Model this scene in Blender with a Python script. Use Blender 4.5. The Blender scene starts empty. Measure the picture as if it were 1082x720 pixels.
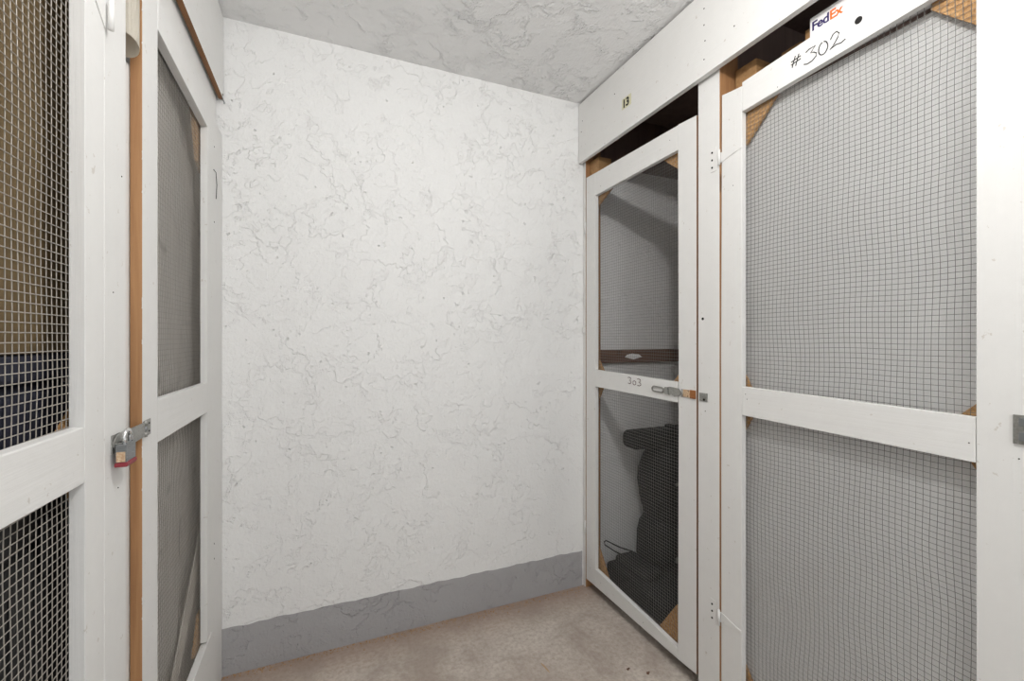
import bpy, bmesh, math, random
from mathutils import Vector, Matrix
random.seed(7)
S = bpy.context.scene
COL = S.collection

# ------------------------------------------------------------------ camera
cam = bpy.data.cameras.new('camera'); camo = bpy.data.objects.new('camera', cam); COL.objects.link(camo)
cam.sensor_fit = 'HORIZONTAL'; cam.sensor_width = 36.0; cam.lens = 36.0 * 468.46 / 1082.0
cam.shift_y = -1.28 / 1082.0; cam.clip_start = 0.02
camo.location = (0, 0, 1.2298); camo.rotation_euler = (math.pi / 2, 0, -0.4052)
S.camera = camo
S.view_settings.view_transform = 'Standard'; S.view_settings.look = 'None'
S.view_settings.gamma = 1.0; S.view_settings.use_curve_mapping = False
S.view_settings.exposure = 0.02
S.cycles.use_denoising = True
S.cycles.max_bounces = 12; S.cycles.diffuse_bounces = 8

# ------------------------------------------------------------------ materials
def new_mat(name, base, rough=0.6, metal=0.0):
    m = bpy.data.materials.new(name); m.use_nodes = True
    nt = m.node_tree; b = nt.nodes['Principled BSDF']
    b.inputs['Base Color'].default_value = (*base, 1); b.inputs['Roughness'].default_value = rough
    b.inputs['Metallic'].default_value = metal
    return m, nt, b
def node(nt, t, **kw):
    n = nt.nodes.new(t)
    for k, v in kw.items():
        if k in n.inputs: n.inputs[k].default_value = v
        else: setattr(n, k, v)
    return n
def coords(nt, scale=(1, 1, 1)):
    tc = nt.nodes.new('ShaderNodeTexCoord'); mp = nt.nodes.new('ShaderNodeMapping')
    mp.inputs['Scale'].default_value = scale
    nt.links.new(tc.outputs['Object'], mp.inputs['Vector'])
    return mp.outputs['Vector']
def noise(nt, vec, scale, detail=4.0, rough=0.55, dist=0.0):
    n = node(nt, 'ShaderNodeTexNoise', Scale=scale, Detail=detail, Roughness=rough, Distortion=dist)
    nt.links.new(vec, n.inputs['Vector']); return n.outputs['Fac']
def ramp(nt, fac, stops):
    r = nt.nodes.new('ShaderNodeValToRGB'); e = r.color_ramp.elements
    while len(e) < len(stops): e.new(0.5)
    for k, (p, c) in enumerate(stops):
        e[k].position = p; e[k].color = (*c, 1) if len(c) == 3 else c
    nt.links.new(fac, r.inputs['Fac']); return r.outputs['Color']
def g(v): return (v, v, v)
def mathn(nt, op, a, b=None, c=None):
    n = nt.nodes.new('ShaderNodeMath'); n.operation = op
    for k, v in enumerate((a, b, c)):
        if v is None: continue
        if isinstance(v, (int, float)): n.inputs[k].default_value = v
        else: nt.links.new(v, n.inputs[k])
    return n.outputs[0]
def mixc(nt, fac, a, b):
    n = nt.nodes.new('ShaderNodeMix'); n.data_type = 'RGBA'
    if isinstance(fac, (int, float)): n.inputs[0].default_value = fac
    else: nt.links.new(fac, n.inputs[0])
    for s, v in ((6, a), (7, b)):
        if isinstance(v, tuple): n.inputs[s].default_value = (*v, 1)
        else: nt.links.new(v, n.inputs[s])
    return n.outputs[2]
def bump(nt, b, h, strength=1.0, dist=0.01):
    n = nt.nodes.new('ShaderNodeBump'); n.inputs['Strength'].default_value = strength
    n.inputs['Distance'].default_value = dist
    nt.links.new(h, n.inputs['Height']); nt.links.new(n.outputs[0], b.inputs['Normal'])

def stucco(name, base, ridge=1.0, scale=1.0, raised=False):
    """skip-trowel plaster: broad smooth patches with sparse torn edges"""
    m, nt, b = new_mat(name, base, 0.75)
    v = coords(nt)
    broad = noise(nt, v, 5 * scale, 3, 0.5)
    fine = noise(nt, v, 70 * scale, 4, 0.6)
    # torn edge lines: zero crossing of a distorted noise, kept only where a mask is high
    def lines(sc, dist, width, lo, hi, msc, off):
        mp = nt.nodes.new('ShaderNodeMapping'); mp.inputs['Location'].default_value = off
        nt.links.new(v, mp.inputs['Vector']); vv = mp.outputs['Vector']
        n1 = noise(nt, vv, sc, 7, 0.6, dist)
        d = mathn(nt, 'ABSOLUTE', mathn(nt, 'SUBTRACT', n1, 0.5))
        l = ramp(nt, d, [(0.0, g(1)), (width, g(0))])
        mk = ramp(nt, noise(nt, vv, msc, 4, 0.65), [(lo, g(0)), (hi, g(1))])
        return mathn(nt, 'MULTIPLY', l, mk), n1
    def laps(sc, dist, w, lo, hi, msc, off, height, h):
        """trowel laps: a thin step in height along a torn contour, strongest where the mask is high"""
        if raised: w = w * 3.5
        l, n1 = lines(sc, dist, w * 1.2, lo, hi, msc, off)
        st = ramp(nt, n1, [(0.5 - w, g(0)), (0.5 + w, g(1))])
        mp = nt.nodes.new('ShaderNodeMapping'); mp.inputs['Location'].default_value = off
        nt.links.new(v, mp.inputs['Vector'])
        mk = ramp(nt, noise(nt, mp.outputs['Vector'], msc * 0.6, 2, 0.5), [(lo - 0.1, g(0)), (hi + 0.06, g(1))])
        h = mathn(nt, 'MULTIPLY_ADD', mathn(nt, 'MULTIPLY', st, mk), height * ridge * (0.5 if raised else 1.0), h)
        return mathn(nt, 'MULTIPLY_ADD', l, (0.9 if raised else -0.55) * height * ridge, h)
    pits = ramp(nt, noise(nt, v, 38 * scale, 2, 0.5), [(0.245, g(1)), (0.275, g(0))])
    h = mathn(nt, 'MULTIPLY', broad, 0.45)
    h = mathn(nt, 'MULTIPLY_ADD', fine, 0.20, h)
    h = mathn(nt, 'MULTIPLY_ADD', noise(nt, v, 17 * scale, 5, 0.65, 0.4), 0.20, h)
    h = laps(2.6 * scale, 0.25, 0.0040, 0.46, 0.56, 6 * scale, (3, 1, 7), 0.12, h)
    h = laps(6.0 * scale, 0.30, 0.0080, 0.48, 0.58, 8 * scale, (11, 4, 2), 0.11, h)
    h = laps(13.0 * scale, 0.2, 0.0140, 0.50, 0.60, 9 * scale, (5, 9, 1), 0.08, h)
    if not raised: h = mathn(nt, 'MULTIPLY_ADD', pits, -0.40, h)
    bump(nt, b, h, 1.0, 0.012)
    return m
M = {}
M['wall'] = stucco('stucco_white', (0.775, 0.775, 0.767), 1.55)
M['band'] = stucco('stucco_grey_band', (0.365, 0.36, 0.365), 2.2)
M['ceil'] = stucco('stucco_ceiling', (0.79, 0.79, 0.79), 3.7, 0.8, True)

def painted(name, base, axis='Z'):
    m, nt, b = new_mat(name, base, 0.5)
    sc = {'Z': (60, 60, 2.2), 'Y': (60, 2.2, 60)}[axis]
    v = coords(nt, sc); streak = noise(nt, v, 1.0, 4, 0.6)
    v2 = coords(nt); bl = noise(nt, v2, 26, 4, 0.65)
    chips = ramp(nt, noise(nt, v2, 55, 3, 0.6), [(0.69, g(0)), (0.715, g(1))])
    c = mixc(nt, ramp(nt, bl, [(0.35, g(0)), (0.7, g(0.5))]), base, tuple(x * 0.95 for x in base))
    c = mixc(nt, mathn(nt, 'MULTIPLY', chips, 0.5), c, (0.45, 0.40, 0.34))
    nt.links.new(c, b.inputs['Base Color'])
    bump(nt, b, mathn(nt, 'MULTIPLY_ADD', bl, 0.5, streak), 0.5, 0.0018)
    return m
WHITE = (0.70, 0.695, 0.68)
M['paint'] = painted('white_paint_upright', WHITE, 'Z')
M['paint_y'] = painted('white_paint_level', WHITE, 'Y')
def wood(name, a, bcol, axis='Z', sc=1.0):
    m, nt, b = new_mat(name, a, 0.65)
    s = {'Z': (70, 70, 3), 'Y': (70, 3, 70), 'X': (3, 70, 70)}[axis]
    v = coords(nt, tuple(q * sc for q in s))
    c = mixc(nt, ramp(nt, noise(nt, v, 1.0, 5, 0.6, 0.4), [(0.3, g(0)), (0.7, g(1))]), a, bcol)
    kn = ramp(nt, noise(nt, coords(nt), 9, 2, 0.5), [(0.66, g(0)), (0.74, g(1))])
    c = mixc(nt, mathn(nt, 'MULTIPLY', kn, 0.7), c, tuple(q * 0.3 for q in a))
    nt.links.new(c, b.inputs['Base Color'])
    bump(nt, b, noise(nt, v, 1.5, 4, 0.6), 0.4, 0.002)
    return m
M['raw'] = wood('raw_pine', (0.40, 0.215, 0.095), (0.26, 0.125, 0.05))
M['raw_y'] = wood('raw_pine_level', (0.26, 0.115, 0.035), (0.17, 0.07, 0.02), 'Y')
M['raw_x'] = wood('raw_pine_cross', (0.42, 0.25, 0.11), (0.28, 0.15, 0.06), 'X')
M['ledger'] = wood('old_brown_board', (0.17, 0.085, 0.05), (0.09, 0.045, 0.03), 'X')
M['ply'] = wood('dark_plywood', (0.19, 0.13, 0.11), (0.13, 0.088, 0.074), 'Z', 0.5)
def speck(name, a, bcol, sc):
    m, nt, b = new_mat(name, a, 0.8)
    n = noise(nt, coords(nt), sc, 4, 0.7)
    nt.links.new(mixc(nt, ramp(nt, n, [(0.35, g(0)), (0.65, g(1))]), a, bcol), b.inputs['Base Color'])
    bump(nt, b, n, 0.4, 0.002); return m
M['gusset'] = speck('chipboard', (0.50, 0.30, 0.13), (0.25, 0.125, 0.045), 120)
M['card'] = speck('cardboard', (0.165, 0.113, 0.052), (0.13, 0.088, 0.04), 8)
M['tape'] = new_mat('box_tape', (0.30, 0.20, 0.09), 0.35)[0]
M['navy'] = speck('navy_plastic', (0.022, 0.024, 0.042), (0.015, 0.016, 0.03), 30)
M['black'] = speck('black_fabric', (0.013, 0.013, 0.013), (0.022, 0.022, 0.022), 90)
M['blackp'] = new_mat('black_plastic', (0.012, 0.012, 0.012), 0.45)[0]
M['greypatch'] = new_mat('grey_patch', (0.16, 0.16, 0.155), 0.5)[0]
M['wire_mid'] = new_mat('grey_wire', (0.26, 0.25, 0.235), 0.5, 0.3)[0]
M['wire_dark'] = new_mat('dull_wire', (0.17, 0.165, 0.155), 0.5, 0.3)[0]
M['wire'] = new_mat('galvanised_wire', (0.38, 0.35, 0.31), 0.45, 0.35)[0]
M['galv'] = speck('galvanised_steel', (0.34, 0.34, 0.32), (0.24, 0.235, 0.215), 160)
M['galv'].node_tree.nodes['Principled BSDF'].inputs['Metallic'].default_value = 0.5
M['galv'].node_tree.nodes['Principled BSDF'].inputs['Roughness'].default_value = 0.4
M['chrome'] = new_mat('polished_steel', (0.72, 0.72, 0.72), 0.18, 1.0)[0]
M['lock'] = new_mat('lock_steel', (0.22, 0.23, 0.235), 0.4, 0.6)[0]
M['red'] = new_mat('red_rubber', (0.23, 0.022, 0.032), 0.5)[0]
M['brass'] = speck('worn_cream_plate', (0.62, 0.50, 0.34), (0.40, 0.22, 0.12), 220)
M['rust'] = speck('rust', (0.36, 0.14, 0.04), (0.22, 0.075, 0.02), 260)
M['dark'] = new_mat('dark_hole', (0.01, 0.009, 0.008), 0.9)[0]
M['ink'] = new_mat('black_marker', (0.010, 0.010, 0.012), 0.8)[0]
M['inkred'] = new_mat('faded_marker', (0.085, 0.035, 0.045), 0.8)[0]
M['sticker'] = new_mat('sticker_cream', (0.62, 0.60, 0.42), 0.6)[0]
M['boxwhite'] = new_mat('white_card', (0.80, 0.79, 0.79), 0.5)[0]
M['purple'] = new_mat('purple_print', (0.03, 0.018, 0.11), 0.5)[0]
M['orange'] = new_mat('orange_print', (0.85, 0.16, 0.015), 0.5)[0]
M['paper'] = new_mat('cream_paper', (0.82, 0.77, 0.67), 0.7)[0]
M['liner'] = speck('white_sheet', (0.92, 0.92, 0.91), (0.90, 0.90, 0.89), 6)
M['greysheet'] = wood('grey_sheet', (0.70, 0.675, 0.645), (0.65, 0.625, 0.595), 'Z', 0.7)
M['brace'] = wood('grey_brace', (0.55, 0.52, 0.48), (0.46, 0.43, 0.39), 'Y')

def floor_mat():
    m, nt, b = new_mat('concrete', (0.33, 0.28, 0.24), 0.8)
    v = coords(nt)
    n1 = noise(nt, v, 4.5, 6, 0.65, 0.5); n2 = noise(nt, v, 60, 4, 0.65)
    c = mixc(nt, ramp(nt, n1, [(0.36, g(0)), (0.64, g(1))]), (0.38, 0.32, 0.275), (0.58, 0.525, 0.465))
    c = mixc(nt, mathn(nt, 'MULTIPLY', ramp(nt, n2, [(0.3, g(1)), (0.6, g(0))]), 0.6), c, (0.29, 0.235, 0.195))
    # rusty dirt strip along the foot of the end wall
    sx = node(nt, 'ShaderNodeSeparateXYZ'); nt.links.new(v, sx.inputs[0])
    edge = mathn(nt, 'ADD', sx.outputs[1], mathn(nt, 'MULTIPLY', n1, 0.25))
    dirt = ramp(nt, edge, [(0.88, g(0)), (1.0, g(1))])
    edge2 = mathn(nt, 'SUBTRACT', edge, 1.0)
    dirt = ramp(nt, edge2, [(0.84, g(0)), (1.0, g(1))])
    c = mixc(nt, mathn(nt, 'MULTIPLY', dirt, 0.55), c, (0.27, 0.165, 0.115))
    # ochre smear of dried paint
    mp = node(nt, 'ShaderNodeMapping'); mp.vector_type = 'TEXTURE'
    mp.inputs['Location'].default_value = (0.769, 1.475, 0); mp.inputs['Rotation'].default_value = (0, 0, 0.12)
    mp.inputs['Scale'].default_value = (0.0065, 0.052, 1.0)
    nt.links.new(v, mp.inputs['Vector'])
    ln = node(nt, 'ShaderNodeVectorMath'); ln.operation = 'LENGTH'; nt.links.new(mp.outputs[0], ln.inputs[0])
    sm = ramp(nt, mathn(nt, 'ADD', ln.outputs['Value'], mathn(nt, 'MULTIPLY', n2, 0.9)), [(0.95, g(1)), (1.5, g(0))])
    c = mixc(nt, mathn(nt, 'MULTIPLY', sm, 0.65), c, (0.40, 0.23, 0.07))
    nt.links.new(c, b.inputs['Base Color'])
    bump(nt, b, mathn(nt, 'MULTIPLY_ADD', n2, 0.6, n1), 0.8, 0.006)
    return m
M['floor'] = floor_mat()

# ------------------------------------------------------------------ mesh helpers
def obj(name, bm, mats, parent=None, smooth=False):
    me = bpy.data.meshes.new(name)
    if isinstance(bm, bmesh.types.BMesh):
        bmesh.ops.recalc_face_normals(bm, faces=bm.faces[:]); bm.to_mesh(me); bm.free()
    else:
        me.from_pydata(*bm)
    if not isinstance(mats, (list, tuple)): mats = [mats]
    for m in mats: me.materials.append(M[m])
    if smooth: me.polygons.foreach_set('use_smooth', [True] * len(me.polygons))
    o = bpy.data.objects.new(name, me); COL.objects.link(o)
    if parent is not None:
        o.parent = parent
        p = parent; off = Vector(p.location)
        while p.parent is not None: p = p.parent; off += Vector(p.location)
        me.transform(Matrix.Translation(-off))
    return o
def thing(name, label, cat, loc, group=None):
    o = bpy.data.objects.new(name, None); COL.objects.link(o); o.location = loc
    o.empty_display_size = 0.05
    o['label'] = label; o['category'] = cat
    if group: o['group'] = group
    return o
def tag(o, label, cat, group=None):
    o['label'] = label; o['category'] = cat
    if group: o['group'] = group
    return o
def struct(name, bm, m, smooth=False):
    o = obj(name, bm, m, None, smooth); o['kind'] = 'structure'; return o
def bevel(bm, geom_edges, w, seg=2):
    if w > 0: bmesh.ops.bevel(bm, geom=geom_edges, offset=w, segments=seg, affect='EDGES', profile=0.5)
def box(bm, x0, x1, y0, y1, z0, z1, w=0.0015, seg=2):
    r = bmesh.ops.create_cube(bm, size=1.0)
    vs = r['verts']
    for v in vs:
        v.co = Vector(((x0 + x1) / 2 + v.co.x * (x1 - x0), (y0 + y1) / 2 + v.co.y * (y1 - y0), (z0 + z1) / 2 + v.co.z * (z1 - z0)))
    es = {e for v in vs for e in v.link_edges}
    bevel(bm, list(es), w, seg)
    return bm
def B(*a, **k): return box(bmesh.new(), *a, **k)
def prism(bm, pts, x0, x1, w=0.0012):
    """polygon in (y, z) given thickness along x"""
    a = [bm.verts.new((x0, y, z)) for y, z in pts]; b = [bm.verts.new((x1, y, z)) for y, z in pts]
    n = len(pts); fs = [bm.faces.new(a), bm.faces.new(b[::-1])]
    for k in range(n): fs.append(bm.faces.new((a[k], b[k], b[(k + 1) % n], a[(k + 1) % n])))
    es = {e for f in fs for e in f.edges}
    bevel(bm, list(es), w, 2); return bm
def P(pts, x0, x1, w=0.0012): return prism(bmesh.new(), pts, x0, x1, w)
def cyl(bm, c, r, h, axis='X', n=16, w=0.0, r2=None):
    q = bmesh.ops.create_cone(bm, cap_ends=True, segments=n, radius1=r, radius2=r if r2 is None else r2, depth=h)
    R = {'X': Matrix.Rotation(math.pi / 2, 4, 'Y'), 'Y': Matrix.Rotation(math.pi / 2, 4, 'X'), 'Z': Matrix.Identity(4)}[axis]
    bmesh.ops.transform(bm, matrix=Matrix.Translation(c) @ R, verts=q['verts'])
    if w:
        es = [e for e in {e for v in q['verts'] for e in v.link_edges} if e.calc_face_angle(0) > 0.9]
        bevel(bm, es, w, 2)
    return bm
def C(*a, **k): return cyl(bmesh.new(), *a, **k)
def tube(bm, pts, r, n=8, closed=False):
    pts = [Vector(p) for p in pts]; rings = []
    m = len(pts)
    for k, p in enumerate(pts):
        if closed: d = pts[(k + 1) % m] - pts[k - 1]
        else: d = pts[min(k + 1, m - 1)] - pts[max(k - 1, 0)]
        d.normalize()
        u = d.cross(Vector((0, 0, 1)))
        if u.length < 0.1: u = d.cross(Vector((1, 0, 0)))
        u.normalize(); v = d.cross(u)
        rings.append([bm.verts.new(p + (u * math.cos(t) + v * math.sin(t)) * r) for t in [2 * math.pi * q / n for q in range(n)]])
    for k in range(m if closed else m - 1):
        A, Bq = rings[k], rings[(k + 1) % m]
        for q in range(n): bm.faces.new((A[q], A[(q + 1) % n], Bq[(q + 1) % n], Bq[q]))
    if not closed: bm.faces.new(rings[0][::-1]); bm.faces.new(rings[-1])
    return bm
def stroke(bm, pts, x, r, out):
    """pen line on a board: pts are (y, z), laid as a thin bead just proud of x"""
    return tube(bm, [(x + out, y, z) for y, z in pts], r, 6)
def arc(cy, cz, ry, rz, a0, a1, n=12):
    return [(cy + ry * math.cos(math.radians(a0 + (a1 - a0) * k / n)), cz + rz * math.sin(math.radians(a0 + (a1 - a0) * k / n))) for k in range(n + 1)]
PITCH = 0.0127
def wire_mesh(name, x, y0, y1, z0, z1, parent, front, amp=0.0, inpl=0.0, seed=0, r=0.0005, mat='wire'):
    """welded hardware cloth; front = -1/+1 side the level wires lie on"""
    V = []; Fc = []
    rn = random.Random(seed); ph = [rn.uniform(0, 6.28) for _ in range(8)]
    def win(y, z):
        a = min(1, (y - y0) / 0.09, (y1 - y) / 0.09); b = min(1, (z - z0) / 0.09, (z1 - z) / 0.09)
        return max(0, a) * max(0, b)
    def disp(y, z):
        w = win(y, z)
        dx = amp * w * (0.5 * math.sin(15 * y + 5 * z + ph[0]) + 0.35 * math.sin(19 * z - 7 * y + ph[1]) + 0.25 * math.sin(31 * y + 23 * z + ph[2]))
        dy = inpl * w * (math.sin(11 * z + 6 * y + ph[3]) + 0.5 * math.sin(27 * z + ph[4]))
        dz = inpl * w * (math.sin(12 * y - 5 * z + ph[5]) + 0.5 * math.sin(29 * y + ph[6]))
        return dx, dy, dz
    def add(path, horiz):
        base = len(V)
        for (px, py, pz) in path:
            if horiz: ring = ((r, 0, 0), (0, 0, r), (-r, 0, 0), (0, 0, -r))
            else: ring = ((r, 0, 0), (0, r, 0), (-r, 0, 0), (0, -r, 0))
            for q in ring: V.append((px + q[0], py + q[1], pz + q[2]))
        for k in range(len(path) - 1):
            for q in range(4):
                a = base + 4 * k + q; b = base + 4 * k + (q + 1) % 4
                Fc.append((a, b, b + 4, a + 4))
    nv = int((y1 - y0) / PITCH); nh = int((z1 - z0) / PITCH)
    oy = (y1 - y0 - nv * PITCH) / 2; oz = (z1 - z0 - nh * PITCH) / 2
    for k in range(nv + 1):
        y = y0 + oy + k * PITCH; n = int((z1 - z0) / 0.022); path = []
        for q in range(n + 1):
            z = z0 + (z1 - z0) * q / n; d = disp(y, z); path.append((x + d[0], y + d[1], z + d[2] * 0))
        add(path, False)
    for k in range(nh + 1):
        z = z0 + oz + k * PITCH; n = int((y1 - y0) / 0.022); path = []
        for q in range(n + 1):
            y = y0 + (y1 - y0) * q / n; d = disp(y, z); path.append((x + front * 1.9 * r + d[0], y, z + d[2]))
        add(path, True)
    return obj(name, (V, [], Fc), mat, parent, True)
def jag(y0, y1, z0, z1): return [(y0, z0), (y1, z0), (y1, z1), (y0, z1)]

# ------------------------------------------------------------------ room shell
XL, XR, YB, YF, ZC = -1.35, 2.35, 1.90, -1.1, 2.405
struct('floor', B(XL, XR, YF, YB + .1, -0.1, 0.0, w=0), 'floor')
struct('ceiling', B(XL, XR, YF, YB + .1, ZC, ZC + 0.1, w=0), 'ceil')
struct('wall_back', B(XL, XR, YB, YB + 0.1, 0.0, ZC, w=0), 'wall')
struct('wall_left', B(XL - 0.1, XL, YF, YB + .1, 0, ZC, w=0), 'ply')
struct('wall_right', B(XR, XR + 0.1, YF, YB + .1, 0, ZC, w=0), 'ply')
# painted grey band on the foot of the end wall, between the two rows of cages
bm = bmesh.new(); n = 90; top = []; x0, x1 = -0.338, 1.196
rn = random.Random(3)
for k in range(n + 1):
    x = x0 + (x1 - x0) * k / n
    z = 0.1735 + 0.0018 * math.sin(x * 31) + 0.0014 * math.sin(x * 83 + 1) + rn.uniform(-.0007, .0007)
    top.append((bm.verts.new((x, YB - 0.002, 0.0)), bm.verts.new((x, YB - 0.002, z)), bm.verts.new((x, YB + 0.002, z)), bm.verts.new((x, YB + 0.002, 0))))
for a, b in zip(top, top[1:]):
    for q in range(4): bm.faces.new((a[q], b[q], b[(q + 1) % 4], a[(q + 1) % 4]))
bm.faces.new(top[0]); bm.faces.new(top[-1][::-1])
struct('baseboard_back', bm, 'band')
# board fronts of the cages that run on behind the viewpoint
struct('wall_left_near', B(-0.37, -0.3445, YF, 0.197, 0, ZC, w=0), 'paint')
struct('wall_right_near', B(1.206, 1.24, YF, 0.331, 0, ZC, w=0), 'paint')
# dividers between the cages, then dark linings added to deepen the shade overhead
struct('wall_divider_left', B(XL, -0.42, 1.028, 1.046, 0, ZC, w=0), 'ply')
struct('wall_divider_right', B(1.285, XR, 1.108, 1.126, 0, ZC, w=0), 'ply')
struct('shade_lining_1', B(1.20, XR, 1.127, YB - .001, ZC - 0.02, ZC - 0.001, w=0), 'ply')
struct('shade_lining_2', B(1.20, XR, 0.28, 1.107, ZC - 0.02, ZC - 0.001, w=0), 'ply')
struct('shade_lining_3', B(1.196, XR, YB - 0.013, YB - 0.001, 2.115, ZC - 0.021, w=0), 'ply')  # dark strip standing in for the header's shadow on the cage wall

# ------------------------------------------------------------------ posts
def two_tone(o, axis, sgn, hide_limit=0.5):
    """painted on the aisle face only, raw wood elsewhere"""
    for f in o.data.polygons:
        f.material_index = 0 if f.normal[axis] * sgn > hide_limit else 1
def nail(parent, x, y, z, out, r=0.0022, name='nail_head', mat='dark'):
    return obj(name, C((x + out * 0.0003, y, z), r, 0.0012, 'X', 10), mat, parent)

RX = 1.204; RB = RX + 0.019          # front and back of the right-hand doors
LX = -0.328; LB = LX - 0.019

pr = thing('wooden_post', 'white wooden post between the door numbered 303 and the door numbered 302', 'post', (1.25, 1.115, 0))
o = obj('post_board', B(1.2005, 1.284, 1.0695, 1.1595, 0, 2.35, w=0.001), ['paint', 'raw'], pr); two_tone(o, 0, -1)
for z in (1.853, 1.828, 1.803, 0.345, 0.322, 0.299): nail(pr, 1.2005, 1.098, z, -1, 0.0035, 'screw_hole')
nail(pr, 1.2005, 1.139, 1.30, -1, 0.005, 'knot_hole')
# painted-over hinge leaves on the post
for z in (1.828, 0.322):
    obj('hinge_leaf', B(1.1987, 1.2005, 1.082, 1.106, z - 0.04, z + 0.04, w=0.0006), 'paint', pr)
for c in list(pr.children):
    if c.name.startswith('screw_hole'): c.data.transform(Matrix.Translation((-0.0019, 0, 0)))
# latch keeper on the post
sp = obj('latch_keeper', B(1.197, 1.2003, 1.118, 1.152, 1.018, 1.046, w=0.0006), 'galv', pr)
obj('keeper_tab', B(1.194, 1.1968, 1.124, 1.146, 1.034, 1.041, w=0.0006), 'galv', sp)
obj('keeper_screw', C((1.196, 1.130, 1.024), 0.004, 0.0025, 'X', 10), 'dark', sp)
nail(pr, 1.2005, 1.128, 0.985, -1, 0.0018)

pc = thing('wooden_post', 'narrow white wooden post in the corner beside the door numbered 303', 'post', (1.23, 1.888, 0))
o = obj('post_board', B(1.2025, 1.29, 1.8765, 1.8975, 0, 2.35, w=0.001), ['paint', 'raw'], pc); two_tone(o, 0, -1)
o = obj('corner_block', B(1.226, 1.30, 1.80, 1.8763, 2.036, 2.112, w=0.002), 'raw_x', pc)
for z in (1.78, 0.30):
    obj('hinge_barrel', C((1.1995, 1.8765, z), 0.004, 0.06, 'Z', 10), 'paint', pc, True)
obj('paint_lump', B(1.1935, 1.2024, 1.884, 1.896, 1.262, 1.288, w=0.003), 'paint', pc)

pn = thing('wooden_post', 'wide white post on the left that holds the padlock', 'post', (-0.35, 0.976, 0))
o = obj('post_board', B(LX - 0.03, LX, 0.933, 1.019, 0, 2.0985, w=0.0008), 'paint', pn)
for (y, z) in ((1.0, 1.52), (0.965, 1.31), (0.985, 0.97)): nail(pn, LX, y, z, 1, 0.0012)
tag(obj('wooden_strip', B(-0.372, -0.3478, 1.045, 1.0972, 0, 1.768, w=0.001), 'paint'), 'white painted board seen through the narrow gap beside the padlocked post', 'board')
st = bmesh.new()
tube(st, [(LX - 0.002, 0.965, 1.050), (LX + 0.012, 0.965, 1.050), (LX + 0.0165, 0.969, 1.050), (LX + 0.0165, 0.977, 1.050), (LX + 0.012, 0.981, 1.050), (LX - 0.002, 0.981, 1.050)], 0.0022, 8)
sm = obj('staple', st, 'galv', pn, True)
obj('staple_plate', B(LX, LX + 0.0018, 0.957, 0.989, 1.034, 1.066, w=0.0005), 'galv', sm)

pf = thing('wooden_post', 'white wooden post on the left against the textured end wall', 'post', (-0.34, 1.80, 0))
obj('post_board', B(LX - 0.021, LX - 0.001, 1.7135, 1.79, 0, 1.9735, w=0.001), 'paint', pf)
obj('edge_strip', B(LX - 0.021, LX - 0.006, 1.791, 1.897, 0, 1.9735, w=0.001), 'paint', pf)
for z in (1.87, 1.62, 0.55, 0.50): nail(pf, LX - 0.001, 1.745, z, 1, 0.0025)
hk = bmesh.new(); tube(hk, [(LX, 1.73, 1.79), (LX + .006, 1.735, 1.782), (LX + .006, 1.748, 1.745), (LX + .004, 1.752, 1.715), (LX + .003, 1.755, 1.700)], 0.0012, 6)
obj('bent_wire', hk, 'ink', pf, True)

# ------------------------------------------------------------------ headers
hr = thing('header_board', 'white header board above both right-hand doors, with a small number sticker', 'board', (1.183, 1.1, 2.11))
obj('board', P([(-1.05, 2.137), (0.28, 2.122), (1.08, 2.113), (1.8965, 2.103), (1.8965, 2.394), (-1.05, 2.394)], 1.1735, 1.1925, 0.0015), 'paint_y', hr)
sk = obj('sticker', B(1.1728, 1.1736, 1.488, 1.548, 2.203, 2.248, w=0), 'sticker', hr)
DIGIT_SLOT = sk
for (y, z) in ((1.108, 2.335), (1.108, 2.28), (1.104, 2.225), (1.108, 2.165), (0.99, 2.20), (1.60, 2.30), (1.86, 2.30), (1.87, 2.25)):
    nail(hr, 1.1735, y, z, -1, 0.0022)

hl = thing('header_board', 'white header board at top left with a bare wood lower edge', 'board', (-0.337, 1.1, 2.1))
o = obj('board', B(LX - 0.016, LX, -1.05, 1.893, 2.1, 2.396, w=0.001), ['paint_y', 'raw_y'], hl)
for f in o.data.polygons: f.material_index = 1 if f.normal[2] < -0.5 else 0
obj('back_rail', B(-0.374, -0.351, 1.105, 1.893, 1.975, 2.394, w=0.001), 'paint_y', hl)
obj('nail_head', C((LX + 0.001, 1.872, 2.108), 0.004, 0.004, 'X', 8), 'galv', hl)
hb = bmesh.new(); tube(hb, [(LX, 1.868, 2.098), (LX + 0.004, 1.885, 2.086), (LX + .002, 1.892, 2.086)], 0.0016, 6)
obj('wire_hook', hb, 'lock', hl, True)

# ------------------------------------------------------------------ doors
def gussets(parent, x0, x1, polys, mat='gusset'):
    for p in polys: obj('gusset', P(p, x0, x1, 0.0005), mat, parent)
def t_hinge(parent, x, out, ybar, z, ytip, w0=0.034, w1=0.008, sl=0.0):
    """painted T hinge: barrel on the gap, strap tapering along the stile"""
    h = obj('hinge', P([(ybar, z - w0 / 2), (ybar, z + w0 / 2), (ytip, z + sl + w1 / 2), (ytip, z + sl - w1 / 2)], min(x, x + out * 0.002), max(x, x + out * 0.002), 0.0006), 'paint', parent)
    obj('barrel', C((x + out * 0.0087, ybar, z), 0.0042, 0.05, 'Z', 12), 'paint', h, True)
    return h

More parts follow.
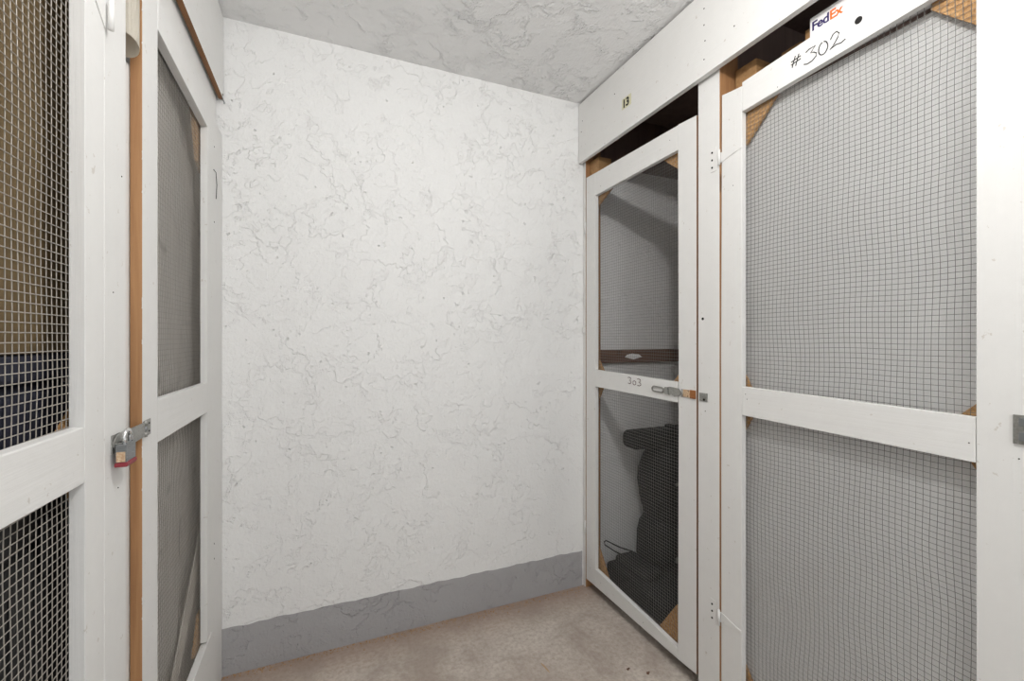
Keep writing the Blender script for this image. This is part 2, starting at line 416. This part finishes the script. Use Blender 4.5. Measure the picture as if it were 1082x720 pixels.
# --- door 303
d3 = thing('cage_door', 'white framed wire mesh door numbered 303, nearest the textured end wall', 'door', (1.21, 1.52, 0.045))
obj('stile', P([(1.7955, 0.046), (1.8735, 0.044), (1.8735, 2.030), (1.7955, 2.028)], RX, RB), 'paint', d3)
o = obj('stile', P([(1.170, 0.057), (1.259, 0.052), (1.2545, 1.0), (1.259, 2.0195), (1.170, 2.014)], RX, RB), ['paint', 'raw_y'], d3)
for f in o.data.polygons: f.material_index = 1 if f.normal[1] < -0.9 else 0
top = obj('top_rail', P([(1.260, 1.927), (1.7945, 1.919), (1.7945, 2.0275), (1.260, 2.018)], RX, RB), 'paint_y', d3)
mid = obj('middle_rail', P([(1.260, 0.997), (1.7945, 1.003), (1.7945, 1.084), (1.260, 1.072)], RX, RB), 'paint_y', d3)
bot = obj('bottom_rail', P([(1.260, 0.052), (1.7945, 0.046), (1.7945, 0.128), (1.260, 0.092)], RX, RB), 'paint_y', d3)
wire_mesh('wire_mesh', RB + 0.0018, 1.245, 1.81, 1.05, 1.945, d3, -1, 0.002, 0.0006, 1, 0.0005, 'wire_mid')
wire_mesh('wire_mesh', RB + 0.0018, 1.245, 1.81, 0.07, 1.03, d3, -1, 0.002, 0.0006, 2, 0.0005, 'wire_mid')
g0, g1 = RB + 0.0045, RB + 0.0135
gussets(d3, g0, g1, [[(1.84, 1.86), (1.84, 1.96), (1.69, 1.96), (1.69, 1.93)],
                     [(1.22, 1.82), (1.22, 1.97), (1.37, 1.97), (1.36, 1.93)],
                     [(1.84, 1.06), (1.84, 1.13), (1.80, 1.13), (1.745, 1.06)],
                     [(1.84, 1.02), (1.84, 0.945), (1.80, 0.945), (1.755, 1.02)],
                     [(1.22, 1.05), (1.22, 1.13), (1.25, 1.13), (1.325, 1.05)],
                     [(1.84, 0.08), (1.84, 0.235), (1.80, 0.225), (1.70, 0.08)],
                     [(1.22, 0.07), (1.22, 0.25), (1.29, 0.23), (1.40, 0.07)]])
# handwritten 303
b = bmesh.new(); X = RX
def three(b, y, z, w, h, x=X, out=-0.0005, r=0.0014):
    # reading direction is -y
    stroke(b, [(y, z + h * .93)] + [(y - w * .5 - w * .45 * math.cos(t), z + h * .75 + h * .25 * math.sin(t)) for t in [math.radians(150 - k * 24) for k in range(11)]][::-1][:0] +
           [(y - w * .35, z + h), (y - w * .8, z + h * .92), (y - w * .85, z + h * .72), (y - w * .4, z + h * .53), (y - w * .85, z + h * .40), (y - w * .95, z + h * .18), (y - w * .6, z), (y - w * .1, z + h * .05)], x, r, out)
three(b, 1.548, 1.041, 0.024, 0.027); three(b, 1.488, 1.037, 0.026, 0.029)
tube(b, [(X - 0.0005, y, z) for y, z in arc(1.505, 1.047, 0.0095, 0.0085, 0, 345, 16)], 0.0014, 6)
obj('lettering', b, 'inkred', mid, True)
for (y, z) in ((1.68, 2.0), (1.75, 1.95), (1.30, 1.98), (1.83, .16), (1.84, .11), (1.75, .085), (1.45, .075), (1.21, 1.03)): nail(d3, RX, y, z, -1, 0.0013)
# swinging latch, left hanging open over the middle rail
la = obj('latch', P([(1.248, 1.022), (1.272, 1.017), (1.288, 1.026), (1.300, 1.020), (1.322, 1.024), (1.331, 1.031), (1.331, 1.040), (1.322, 1.046), (1.296, 1.052), (1.252, 1.049), (1.238, 1.035)], 1.199, 1.2032, 0.0006), 'galv', d3)
lp = bmesh.new()
tube(lp, [(1.2005, y, z) for y, z in arc(1.382, 1.036, 0.012, 0.0095, 90, -90, 8)] + [(1.2005, y, z) for y, z in arc(1.343, 1.035, 0.012, 0.0095, 270, 90, 8)], 0.0028, 8, True)
obj('slotted_loop', lp, 'galv', la, True)
obj('collar', B(1.195, 1.1985, 1.303, 1.318, 1.021, 1.049, w=0.001), 'galv', la)
obj('hinge_plate', B(1.2005, 1.2035, 1.198, 1.232, 1.022, 1.049, w=0.0006), 'brass', la)
obj('hinge_knuckle', C((1.199, 1.233, 1.035), 0.0035, 0.028, 'Z', 10), 'galv', la, True)
obj('rusty_pin', B(1.199, 1.2035, 1.172, 1.197, 1.020, 1.050, w=0.0012), 'rust', la)
for (y, z) in ((1.205, 1.046), (1.208, 1.026)): nail(la, 1.2005, y, z, -1, 0.002, 'screw')

# --- door 302
d2 = thing('cage_door', 'white framed wire mesh door numbered 302, lined with a white sheet', 'door', (1.21, 0.7, 0.03))
obj('stile', P([(0.9885, 0.03), (1.066, 0.03), (1.0655, 0.3), (1.0665, 1.2), (1.0635, 2.029), (0.9885, 2.02)], RX, RB), 'paint', d2)
obj('stile', P([(0.335, 0.03), (0.4495, 0.03), (0.4495, 2.055), (0.335, 2.055)], RX, RB), 'paint', d2)
top = obj('top_rail', P([(0.4505, 1.966), (0.9875, 1.940), (0.9875, 2.031), (0.78, 2.040), (0.4505, 2.047)], RX, RB), 'paint_y', d2)
mid = obj('middle_rail', P([(0.4505, 0.982), (0.9875, 0.993), (0.9875, 1.082), (0.4505, 1.073)], RX, RB), 'paint_y', d2)
bot = obj('bottom_rail', P([(0.4505, 0.03), (0.9875, 0.03), (0.9875, 0.115), (0.4505, 0.115)], RX, RB), 'paint_y', d2)
wire_mesh('wire_mesh', RB + 0.0018, 0.436, 1.003, 1.05, 1.985, d2, -1, 0.0045, 0.0016, 5, 0.00058, 'wire_dark')
wire_mesh('wire_mesh', RB + 0.0018, 0.436, 1.003, 0.06, 1.03, d2, -1, 0.006, 0.0022, 6, 0.00058, 'wire_dark')
gussets(d2, g0, g1, [[(1.04, 1.83), (1.04, 2.01), (0.885, 2.01), (0.885, 1.955), (0.99, 1.845)],
                     [(0.41, 1.86), (0.41, 2.01), (0.53, 2.01), (0.532, 1.953), (0.458, 1.872)],
                     [(1.04, 1.05), (1.04, 1.12), (0.997, 1.118), (0.966, 1.06)],
                     [(1.04, 1.02), (1.04, 0.94), (0.997, 0.943), (0.960, 1.01)],
                     [(0.41, 1.05), (0.41, 1.10), (0.458, 1.098), (0.495, 1.06)],
                     [(0.41, 1.02), (0.41, 0.955), (0.458, 0.962), (0.487, 1.01)],
                     [(1.04, 0.05), (1.04, 0.20), (0.997, 0.20), (0.90, 0.05)],
                     [(0.41, 0.05), (0.41, 0.20), (0.455, 0.20), (0.56, 0.05)]])
# white liner sheet hung behind the mesh, gently rippled
bm = bmesh.new(); ny, nz = 60, 150; rows = []
for j in range(nz + 1):
    row = []
    for i in range(ny + 1):
        y = 0.40 + 0.65 * i / ny; z = 0.06 + 1.898 * j / nz
        x = 1.2465 + 0.0016 * math.sin(14 * z + 3 * y) + 0.0018 * math.sin(9 * y + 5 * z) + 0.0008 * math.sin(41 * y + 17 * z)
        row.append(bm.verts.new((x, y, z)))
    rows.append(row)
for j in range(nz):
    for i in range(ny): bm.faces.new((rows[j][i], rows[j][i + 1], rows[j + 1][i + 1], rows[j + 1][i]))
bmesh.ops.solidify(bm, geom=bm.faces[:], thickness=0.002)
ln = obj('liner_sheet', bm, 'liner', d2, True); ln['label'] = 'white rippled sheet behind the mesh'
b = bmesh.new(); X = RX
# "# 302" in black marker
for y0_, y1_ in ((0.827, 0.818), (0.817, 0.808)):
    stroke(b, [(y0_, 1.986), (y1_, 2.014)], X, 0.0013, -0.0004)
for z_ in (1.996, 2.004): stroke(b, [(0.830, z_ - 0.001), (0.803, z_ + 0.002)], X, 0.0014, -0.0004)
stroke(b, [(0.789, 2.006), (0.780, 2.010), (0.764, 2.010), (0.776, 1.997), (0.768, 1.995), (0.761, 1.989), (0.762, 1.981), (0.772, 1.974), (0.786, 1.973), (0.794, 1.977)], X, 0.0014, -0.0004)
tube(b, [(X - 0.0004, y, z) for y, z in arc(0.744, 1.991, 0.0115, 0.0165, 100, 440, 20)], 0.0014, 6)
stroke(b, [(0.726, 2.001), (0.720, 2.011), (0.711, 2.014), (0.705, 2.006), (0.708, 1.997), (0.717, 1.985), (0.727, 1.977), (0.712, 1.981), (0.700, 1.978), (0.690, 1.982)], X, 0.0014, -0.0004)
obj('lettering', b, 'ink', top, True)
obj('bored_hole', C((X - 0.0002, 0.661, 2.009), 0.0085, 0.0016, 'X', 20), 'dark', top)
t_hinge(d2, RX, -1, 1.0675, 1.826, 0.990, sl=0.006)
t_hinge(d2, RX, -1, 1.0675, 0.318, 0.990, sl=-0.004)
for (y, z) in ((0.985 - .01, 1.06), (0.46, 1.02), (0.39, 1.005), (0.97, 1.045), (1.02, 1.72), (0.87, 1.955)): nail(d2, RX, y, z, -1, 0.0013)
hs = obj('hasp', B(1.200, 1.2035, 0.336, 0.397, 1.033, 1.088, w=0.0006), 'galv', d2)
for z in (1.075, 1.048): obj('knuckle', B(1.1955, 1.1998, 0.379, 0.388, z - 0.008, z + 0.008, w=0.001), 'lock', hs)

# --- far left door
dl = thing('cage_door', 'white framed wire mesh door at left beside the end wall, grey sheet behind it', 'door', (-0.335, 1.4, 0.18))
def rough_edge_stile():
    b = bmesh.new(); n = 420; rings = []; rn = random.Random(4)
    for k in range(n + 1):
        z = 0.12 + (1.976 - 0.12) * k / n
        e = 0.0006 * math.sin(21 * z) + 0.0005 * math.sin(63 * z + 1) + 0.0004 * math.sin(170 * z) + rn.uniform(-0.0003, 0.0003)
        rings.append([b.verts.new(c) for c in ((LB, 1.0985, z), (LX - 0.0014 + e, 1.0985, z), (LX, 1.0992, z), (LX, 1.189, z), (LB, 1.189, z))])
    for A, Bq in zip(rings, rings[1:]):
        for q in range(5): b.faces.new((A[q], A[(q + 1) % 5], Bq[(q + 1) % 5], Bq[q]))
    b.faces.new(rings[0]); b.faces.new(rings[-1][::-1]); return b
o = obj('stile', rough_edge_stile(), ['paint', 'raw'], dl); o['label'] = 'white stile with a bare wood edge'
for f in o.data.polygons: f.material_index = 1 if f.normal[1] < -0.6 else 0
obj('stile', P([(1.645, 0.285), (1.711, 0.285), (1.711, 1.976), (1.645, 1.976)], LB, LX), 'paint', dl)
obj('top_rail', P([(1.190, 1.903), (1.644, 1.892), (1.644, 1.977), (1.190, 1.974)], LB, LX + 0.001), 'paint_y', dl)
obj('middle_rail', P([(1.190, 1.005), (1.644, 1.003), (1.644, 1.094), (1.190, 1.098)], LB, LX), 'paint_y', dl)
obj('bottom_rail', P([(1.190, 0.12), (1.711, 0.12), (1.711, 0.278), (1.190, 0.276)], LB, LX), 'paint_y', dl)
wire_mesh('wire_mesh', LB - 0.0018, 1.175, 1.675, 1.075, 1.92, dl, 1, 0.003, 0.0008, 8, 0.0005)
wire_mesh('wire_mesh', LB - 0.0018, 1.175, 1.675, 0.25, 1.03, dl, 1, 0.004, 0.0012, 9, 0.0005)
q0, q1 = LB - 0.0135, LB - 0.0045
gussets(dl, q0, q1, [[(1.70, 1.76), (1.70, 1.94), (1.58, 1.94), (1.60, 1.88), (1.64, 1.78)],
                     [(1.70, 0.27), (1.70, 0.37), (1.66, 0.37), (1.60, 0.27)]])
obj('brace', P([(1.28, 0.20), (1.36, 0.20), (1.705, 0.50), (1.705, 0.60)], LB - 0.0175, LB - 0.0138, 0.0004), 'brace', dl)
hp = obj('hasp', P([(1.100, 1.036), (1.100, 1.064), (0.985, 1.066), (0.968, 1.064), (0.957, 1.055), (0.957, 1.046), (0.968, 1.037), (0.985, 1.034)], LX + 0.0025, LX + 0.0045, 0.0006), 'galv', dl)
obj('hasp_plate', B(LX, LX + 0.0022, 1.108, 1.140, 1.034, 1.066, w=0.0005), 'galv', hp)
for z in (1.039, 1.050, 1.061): obj('knuckle', C((LX + 0.0038, 1.1035, z), 0.0035, 0.009, 'Z', 10), 'lock' if z == 1.05 else 'galv', hp, True)
for (y, z) in ((1.13, 1.058), (1.13, 1.042)): nail(hp, LX + 0.0022, y, z, 1, 0.002, 'screw')

# --- near left door
dn = thing('cage_door', 'white framed wire mesh door nearest at left, boxes stacked behind it', 'door', (-0.335, 0.56, 0.05))
obj('stile', P([(0.868, 0.04), (0.9315, 0.04), (0.9315, 2.0), (0.868, 2.0)], LB, LX, 0.0008), 'paint', dn)
obj('stile', P([(0.20, 0.04), (0.29, 0.04), (0.29, 2.0), (0.20, 2.0)], LB, LX, 0.002), 'paint', dn)
obj('top_rail', P([(0.291, 1.91), (0.867, 1.91), (0.867, 2.0), (0.291, 2.0)], LB, LX), 'paint_y', dn)
obj('middle_rail', P([(0.291, 1.026), (0.867, 1.013), (0.867, 1.098), (0.291, 1.106)], LB, LX, 0.002), 'paint_y', dn)
obj('bottom_rail', P([(0.291, 0.04), (0.867, 0.04), (0.867, 0.13), (0.291, 0.13)], LB, LX), 'paint_y', dn)
wire_mesh('wire_mesh', LB - 0.0018, 0.275, 0.884, 1.07, 1.94, dn, 1, 0.0015, 0.0005, 11, 0.0008)
wire_mesh('wire_mesh', LB - 0.0018, 0.275, 0.884, 0.10, 1.045, dn, 1, 0.002, 0.0006, 12, 0.0008)
gussets(dn, q0, q1, [[(0.931, 1.06), (0.931, 1.135), (0.91, 1.13), (0.862, 1.095), (0.84, 1.06)],
                     [(0.931, 1.04), (0.931, 0.965), (0.905, 0.97), (0.865, 1.04)]])
t_hinge(dn, LX, 1, 0.9325, 1.765, 0.862, 0.05, 0.012, 0.03)
obj('barrel', C((LX + 0.004, 0.9325, 0.35), 0.0042, 0.06, 'Z', 12), 'paint', dn, True)

# ------------------------------------------------------------------ padlock
pk = thing('padlock', 'steel padlock with a red bumper hanging from the hasp on the left post', 'padlock', (-0.313, 0.973, 1.014))
b = bmesh.new()
for k in range(9): box(b, -0.3205, -0.3055, 0.952, 0.993, 1.0205 + k * 0.0033, 1.0205 + k * 0.0033 + 0.0032, w=0.0006, seg=1)
obj('body', b, 'lock', pk)
obj('bumper', B(-0.3222, -0.3038, 0.9505, 0.9945, 1.0125, 1.0203, w=0.002), 'red', pk)
obj('end_plate', B(-0.3190, -0.3070, 0.9508, 0.9519, 1.0215, 1.0385, w=0.0003), 'brass', pk)
b = bmesh.new()
tube(b, [(-0.311, 0.9605, 1.048), (-0.311, 0.9605, 1.060)] + [(-0.311, y, z) for y, z in arc(0.973, 1.060, 0.0125, 0.0125, 180, 0, 12)] + [(-0.311, 0.9855, 1.048)], 0.0034, 10)
obj('shackle', b, 'chrome', pk, True)

# ------------------------------------------------------------------ paper roll in the gap
def roll():
    b = bmesh.new(); R0 = 0.0265; rings = []; n = 64
    for k in range(n + 1):
        a = math.radians(-200 + 470 * k / n); r = R0 - 0.004 * k / n
        x = -0.3425 + r * math.cos(a); y = 1.0485 + r * math.sin(a)
        zb = 1.783 - 0.012 * math.sin(a)
        rings.append((b.verts.new((x, y, zb)), b.verts.new((x, y, 2.09))))
    for A, Bq in zip(rings, rings[1:]): b.faces.new((A[0], Bq[0], Bq[1], A[1]))
    bmesh.ops.solidify(b, geom=b.faces[:], thickness=0.0006)
    return b
o = obj('paper_roll', roll(), 'paper', None, True)
tag(o, 'cream paper roll standing in the gap above the padlocked post at top left', 'paper roll')

# ------------------------------------------------------------------ inside the left cages
gs = bmesh.new(); rows = []
for j in range(60):
    row = []
    for i in range(25):
        y = 1.135 + 0.735 * i / 24; z = 0.01 + 1.93 * j / 59
        row.append(gs.verts.new((-0.379 + 0.006 * math.sin(18 * y + 0.6 * z) + 0.003 * math.sin(43 * y - z), y, z)))
    rows.append(row)
for j in range(59):
    for i in range(24): gs.faces.new((rows[j][i], rows[j][i + 1], rows[j + 1][i + 1], rows[j + 1][i]))
bmesh.ops.solidify(gs, geom=gs.faces[:], thickness=0.003)
o = obj('grey_sheet', gs, 'greysheet', None, True)
tag(o, 'grey sheet standing upright behind the mesh door beside the end wall at left', 'sheet')

ck = thing('storage_case', 'black ribbed case on the floor behind the nearest left mesh door', 'case', (-0.65, 0.62, 0))
b = bmesh.new(); box(b, -0.92, -0.388, 0.24, 1.0, 0.012, 0.93, w=0.025, seg=3)
for k in range(12): box(b, -0.389, -0.383, 0.29 + k * 0.058, 0.31 + k * 0.058, 0.08, 0.88, w=0.002, seg=1)
obj('shell', b, 'black', ck)
obj('lid', B(-0.93, -0.382, 0.235, 1.005, 0.931, 0.985, w=0.012), 'blackp', ck)
for y in (0.35, 0.9): obj('latch', B(-0.382, -0.375, y - 0.03, y + 0.03, 0.88, 0.965, w=0.003), 'blackp', ck)
for (x, y) in ((-0.86, 0.3), (-0.45, 0.3), (-0.86, 0.94), (-0.45, 0.94)): obj('foot', C((x, y, 0.006), 0.02, 0.012, 'Z', 12), 'blackp', ck)
nb = thing('storage_bin', 'dark navy bin on top of the black case behind the nearest left door', 'bin', (-0.65, 0.62, 0.985))
b = bmesh.new(); box(b, -0.91, -0.392, 0.25, 1.0, 0.986, 1.165, w=0.02, seg=3)
for k in range(8): box(b, -0.393, -0.388, 0.30 + k * 0.085, 0.32 + k * 0.085, 1.0, 1.15, w=0.001, seg=1)
obj('tub', b, 'navy', nb)
obj('lid', B(-0.92, -0.384, 0.24, 1.01, 1.166, 1.207, w=0.008), 'navy', nb)
cb = thing('cardboard_box', 'tall brown cardboard box on the dark bin behind the nearest left door', 'box', (-0.66, 0.62, 1.208))
obj('carton', B(-0.90, -0.386, 0.26, 1.005, 1.2085, 2.12, w=0.004), 'card', cb)
for (a, c) in ((-0.90, -0.676), (-0.674, -0.386)): obj('flap', B(a, c, 0.26, 1.005, 2.1205, 2.125, w=0.001), 'card', cb)
obj('packing_tape', B(-0.3857, -0.385, 0.60, 0.65, 1.6, 2.12, w=0), 'tape', cb)

# ------------------------------------------------------------------ inside cage 303
lb = bmesh.new(); box(lb, 1.235, 2.33, YB - 0.022, YB - 0.0005, 1.108, 1.176, w=0.004)
lo = thing('ledger_board', 'old brown board fixed level on the wall inside the cage numbered 303', 'board', (1.7, YB, 1.108))
obj('board', lb, 'ledger', lo)
pt = obj('pale_worn_patch', P([(0, 0), (0.055, -0.012), (0.11, 0.0), (0.09, 0.014), (0.045, 0.019), (0.012, 0.012)], 0, 0.001, 0), 'liner', None)
pt.data.transform(Matrix.Translation((1.44, YB - 0.0228, 1.137)) @ Matrix.Rotation(-math.pi / 2, 4, 'Z') @ Matrix.Scale(1, 4))
pt.parent = lo; pt.data.transform(Matrix.Translation(-Vector(lo.location)))

ch = thing('padded_chair', 'bulky black padded chair-like item with a projecting arm behind the mesh of door 303', 'chair', (1.6, 1.75, 0))
def loft(sections, n=28, e=3.0):
    """rounded-rectangle sections (x0, x1, y0, y1, z)"""
    b = bmesh.new(); rings = []
    for (xa, xb, ya, yb, z) in sections:
        cx, cy, rx, ry = (xa + xb) / 2, (ya + yb) / 2, (xb - xa) / 2, (yb - ya) / 2
        ring = []
        for k in range(n):
            t = 2 * math.pi * k / n; c, s = math.cos(t), math.sin(t)
            ring.append(b.verts.new((cx + rx * math.copysign(abs(c) ** (2 / e), c), cy + ry * math.copysign(abs(s) ** (2 / e), s), z)))
        rings.append(ring)
    for A, Bq in zip(rings, rings[1:]):
        for q in range(n): b.faces.new((A[q], A[(q + 1) % n], Bq[(q + 1) % n], Bq[q]))
    b.faces.new(rings[0][::-1]); b.faces.new(rings[-1]); return b
obj('back_cushion', loft([(1.52, 1.76, 1.66, 1.84, 0.30), (1.495, 1.79, 1.64, 1.86, 0.36), (1.475, 1.80, 1.63, 1.87, 0.44), (1.462, 1.80, 1.63, 1.87, 0.52), (1.468, 1.80, 1.63, 1.87, 0.58), (1.50, 1.80, 1.64, 1.87, 0.64), (1.54, 1.80, 1.65, 1.86, 0.70), (1.57, 1.79, 1.67, 1.85, 0.74)]), 'black', ch, True)
obj('lower_cushion', loft([(1.47, 1.78, 1.64, 1.86, 0.12), (1.455, 1.80, 1.63, 1.87, 0.15), (1.46, 1.80, 1.63, 1.87, 0.26), (1.475, 1.80, 1.63, 1.87, 0.31), (1.50, 1.78, 1.65, 1.85, 0.345)]), 'black', ch, True)
b = bmesh.new(); box(b, 1.355, 1.78, 1.685, 1.80, 0.702, 0.787, w=0.028, seg=4); box(b, 1.60, 1.635, 1.72, 1.77, 0.775, 0.80, w=0.008)
obj('arm_pad', b, 'black', ch, True)
b = bmesh.new(); box(b, 1.315, 1.80, 1.43, 1.87, 0.018, 0.115, w=0.02, seg=3); box(b, 1.36, 1.48, 1.62, 1.86, 0.09, 0.145, w=0.02, seg=3)
obj('base', b, 'black', ch, True)
for (x, y) in ((1.36, 1.47), (1.76, 1.47), (1.36, 1.83), (1.76, 1.83)): obj('foot', C((x, y, 0.01), 0.022, 0.02, 'Z', 14), 'blackp', ch, True)
obj('small_patch', B(1.545, 1.60, 1.6265, 1.631, 0.53, 0.545, w=0.0005), 'greypatch', ch)  # small grey patch on each cushion front
obj('small_patch', B(1.545, 1.60, 1.6255, 1.631, 0.165, 0.19, w=0.0005), 'greypatch', ch)
b = bmesh.new(); tube(b, [(1.46, 1.84, 0.145), (1.40, 1.87, 0.165), (1.33, 1.885, 0.205), (1.318, 1.886, 0.20), (1.322, 1.885, 0.185), (1.37, 1.87, 0.150), (1.44, 1.85, 0.11)], 0.003, 6)
obj('loose_cord', b, 'ink', ch, True)

# ------------------------------------------------------------------ on the shelf over cage 302
shf = obj('storage_shelf', B(1.262, 2.33, 0.29, 1.073, 1.962, 1.978, w=0.001), 'ply')
tag(shf, 'dark plywood shelf above the cage numbered 302, under the white shipping box', 'shelf')
sb = thing('shipping_box', 'white shipping box with purple and orange lettering above the door numbered 302', 'box', (1.35, 0.6, 1.978))
obj('carton', B(1.240, 1.46, 0.40, 0.802, 1.979, 2.116, w=0.0015), 'boxwhite', sb)
def text_mesh(body, size, mat, parent, y, z, x, bold, space=0.92):
    cu = bpy.data.curves.new('t', 'FONT'); cu.body = body; cu.size = size; cu.offset = bold; cu.extrude = 0.0003; cu.space_character = space
    to = bpy.data.objects.new('t', cu); COL.objects.link(to)
    dg = bpy.context.evaluated_depsgraph_get()
    me = bpy.data.meshes.new_from_object(to.evaluated_get(dg))
    w = max(v.co.x for v in me.vertices)
    COL.objects.unlink(to); bpy.data.objects.remove(to)
    # letters face -x and read towards -y
    me.transform(Matrix(((0, 0, -1, x), (-1, 0, 0, y), (0, 1, 0, z), (0, 0, 0, 1))))
    me.materials.clear(); me.materials.append(M[mat])
    o = bpy.data.objects.new('lettering', me); COL.objects.link(o)
    o.parent = parent; p = parent; off = Vector(p.location)
    while p.parent is not None: p = p.parent; off += Vector(p.location)
    me.transform(Matrix.Translation(-off))
    return w
w = text_mesh('Fed', 0.034, 'purple', sb, 0.797, 2.078, 1.2396, 0.0007)
text_mesh('Ex', 0.034, 'orange', sb, 0.797 - w - 0.001, 2.078, 1.2396, 0.0007)
text_mesh('1 3', 0.047, 'ink', DIGIT_SLOT, 1.545, 2.209, 1.1724, 0.0016, 0.7)
for (nm, lab, args) in (('wood_offcut', 'square bare wood block on the shelf beside the white post above door 302', (1.264, 1.345, 0.985, 1.062, 1.979, 2.122)),
                        ('wood_offcut', 'bare wood block on the shelf midway between the white post and the shipping box', (1.31, 1.37, 0.872, 0.935, 1.979, 2.118)),
                        ('wood_offcut', 'bare wood piece on the shelf touching the white shipping box', (1.27, 1.34, 0.808, 0.835, 1.979, 2.112))):
    o = obj(nm, B(*args, w=0.002), 'raw_x'); tag(o, lab, 'wood', 'wood offcuts on the shelf')

# ------------------------------------------------------------------ debris on the floor
b = bmesh.new(); rn = random.Random(12)
def crumb(b, x, y, r):
    q = bmesh.ops.create_icosphere(b, subdivisions=1, radius=r)
    for v in q['verts']: v.co = Vector((x + v.co.x * rn.uniform(.6, 1.3), y + v.co.y * rn.uniform(.6, 1.3), max(0, r * 0.5 + v.co.z * 0.6)))
for _ in range(520):
    t = rn.random(); x = -0.33 + 1.5 * t; y = 1.893 - abs(rn.gauss(0, 0.012 + 0.02 * t))
    crumb(b, x, y, rn.uniform(0.0008, 0.0032))
o = obj('grit', b, 'gusset'); tag(o, 'brown grit along the foot of the grey painted wall band', 'grit'); o['kind'] = 'stuff'
for (x, y, lab) in ((1.045, 1.345, 'dark dry leaf crumb on the floor, farther from door 303'), (1.10, 1.30, 'dark dry leaf crumb on the floor, nearer to door 303')):
    b = bmesh.new(); crumb(b, x, y, 0.006); crumb(b, x + 0.008, y + 0.003, 0.004)
    tag(obj('leaf_crumb', b, 'ledger'), lab, 'debris', 'crumbs on the floor')

# ------------------------------------------------------------------ light
def lamp(name, loc, power, r, col):
    l = bpy.data.lights.new(name, 'POINT'); l.energy = power; l.shadow_soft_size = r; l.color = col
    o = bpy.data.objects.new(name, l); COL.objects.link(o); o.location = loc
lamp('ceiling_lamp', (0.44, 0.38, 2.24), 26, 0.035, (1.0, 0.985, 0.965))
lamp('added_fill_lamp', (0.45, -0.8, 2.2), 14, 0.10, (1.0, 0.99, 0.975))  # unseen fill light added behind the viewpoint to flatten the lighting
w = bpy.data.worlds.new('world'); S.world = w; w.use_nodes = True
bg = w.node_tree.nodes['Background']; bg.inputs[0].default_value = (0.95, 0.98, 1.0, 1); bg.inputs[1].default_value = 1.2
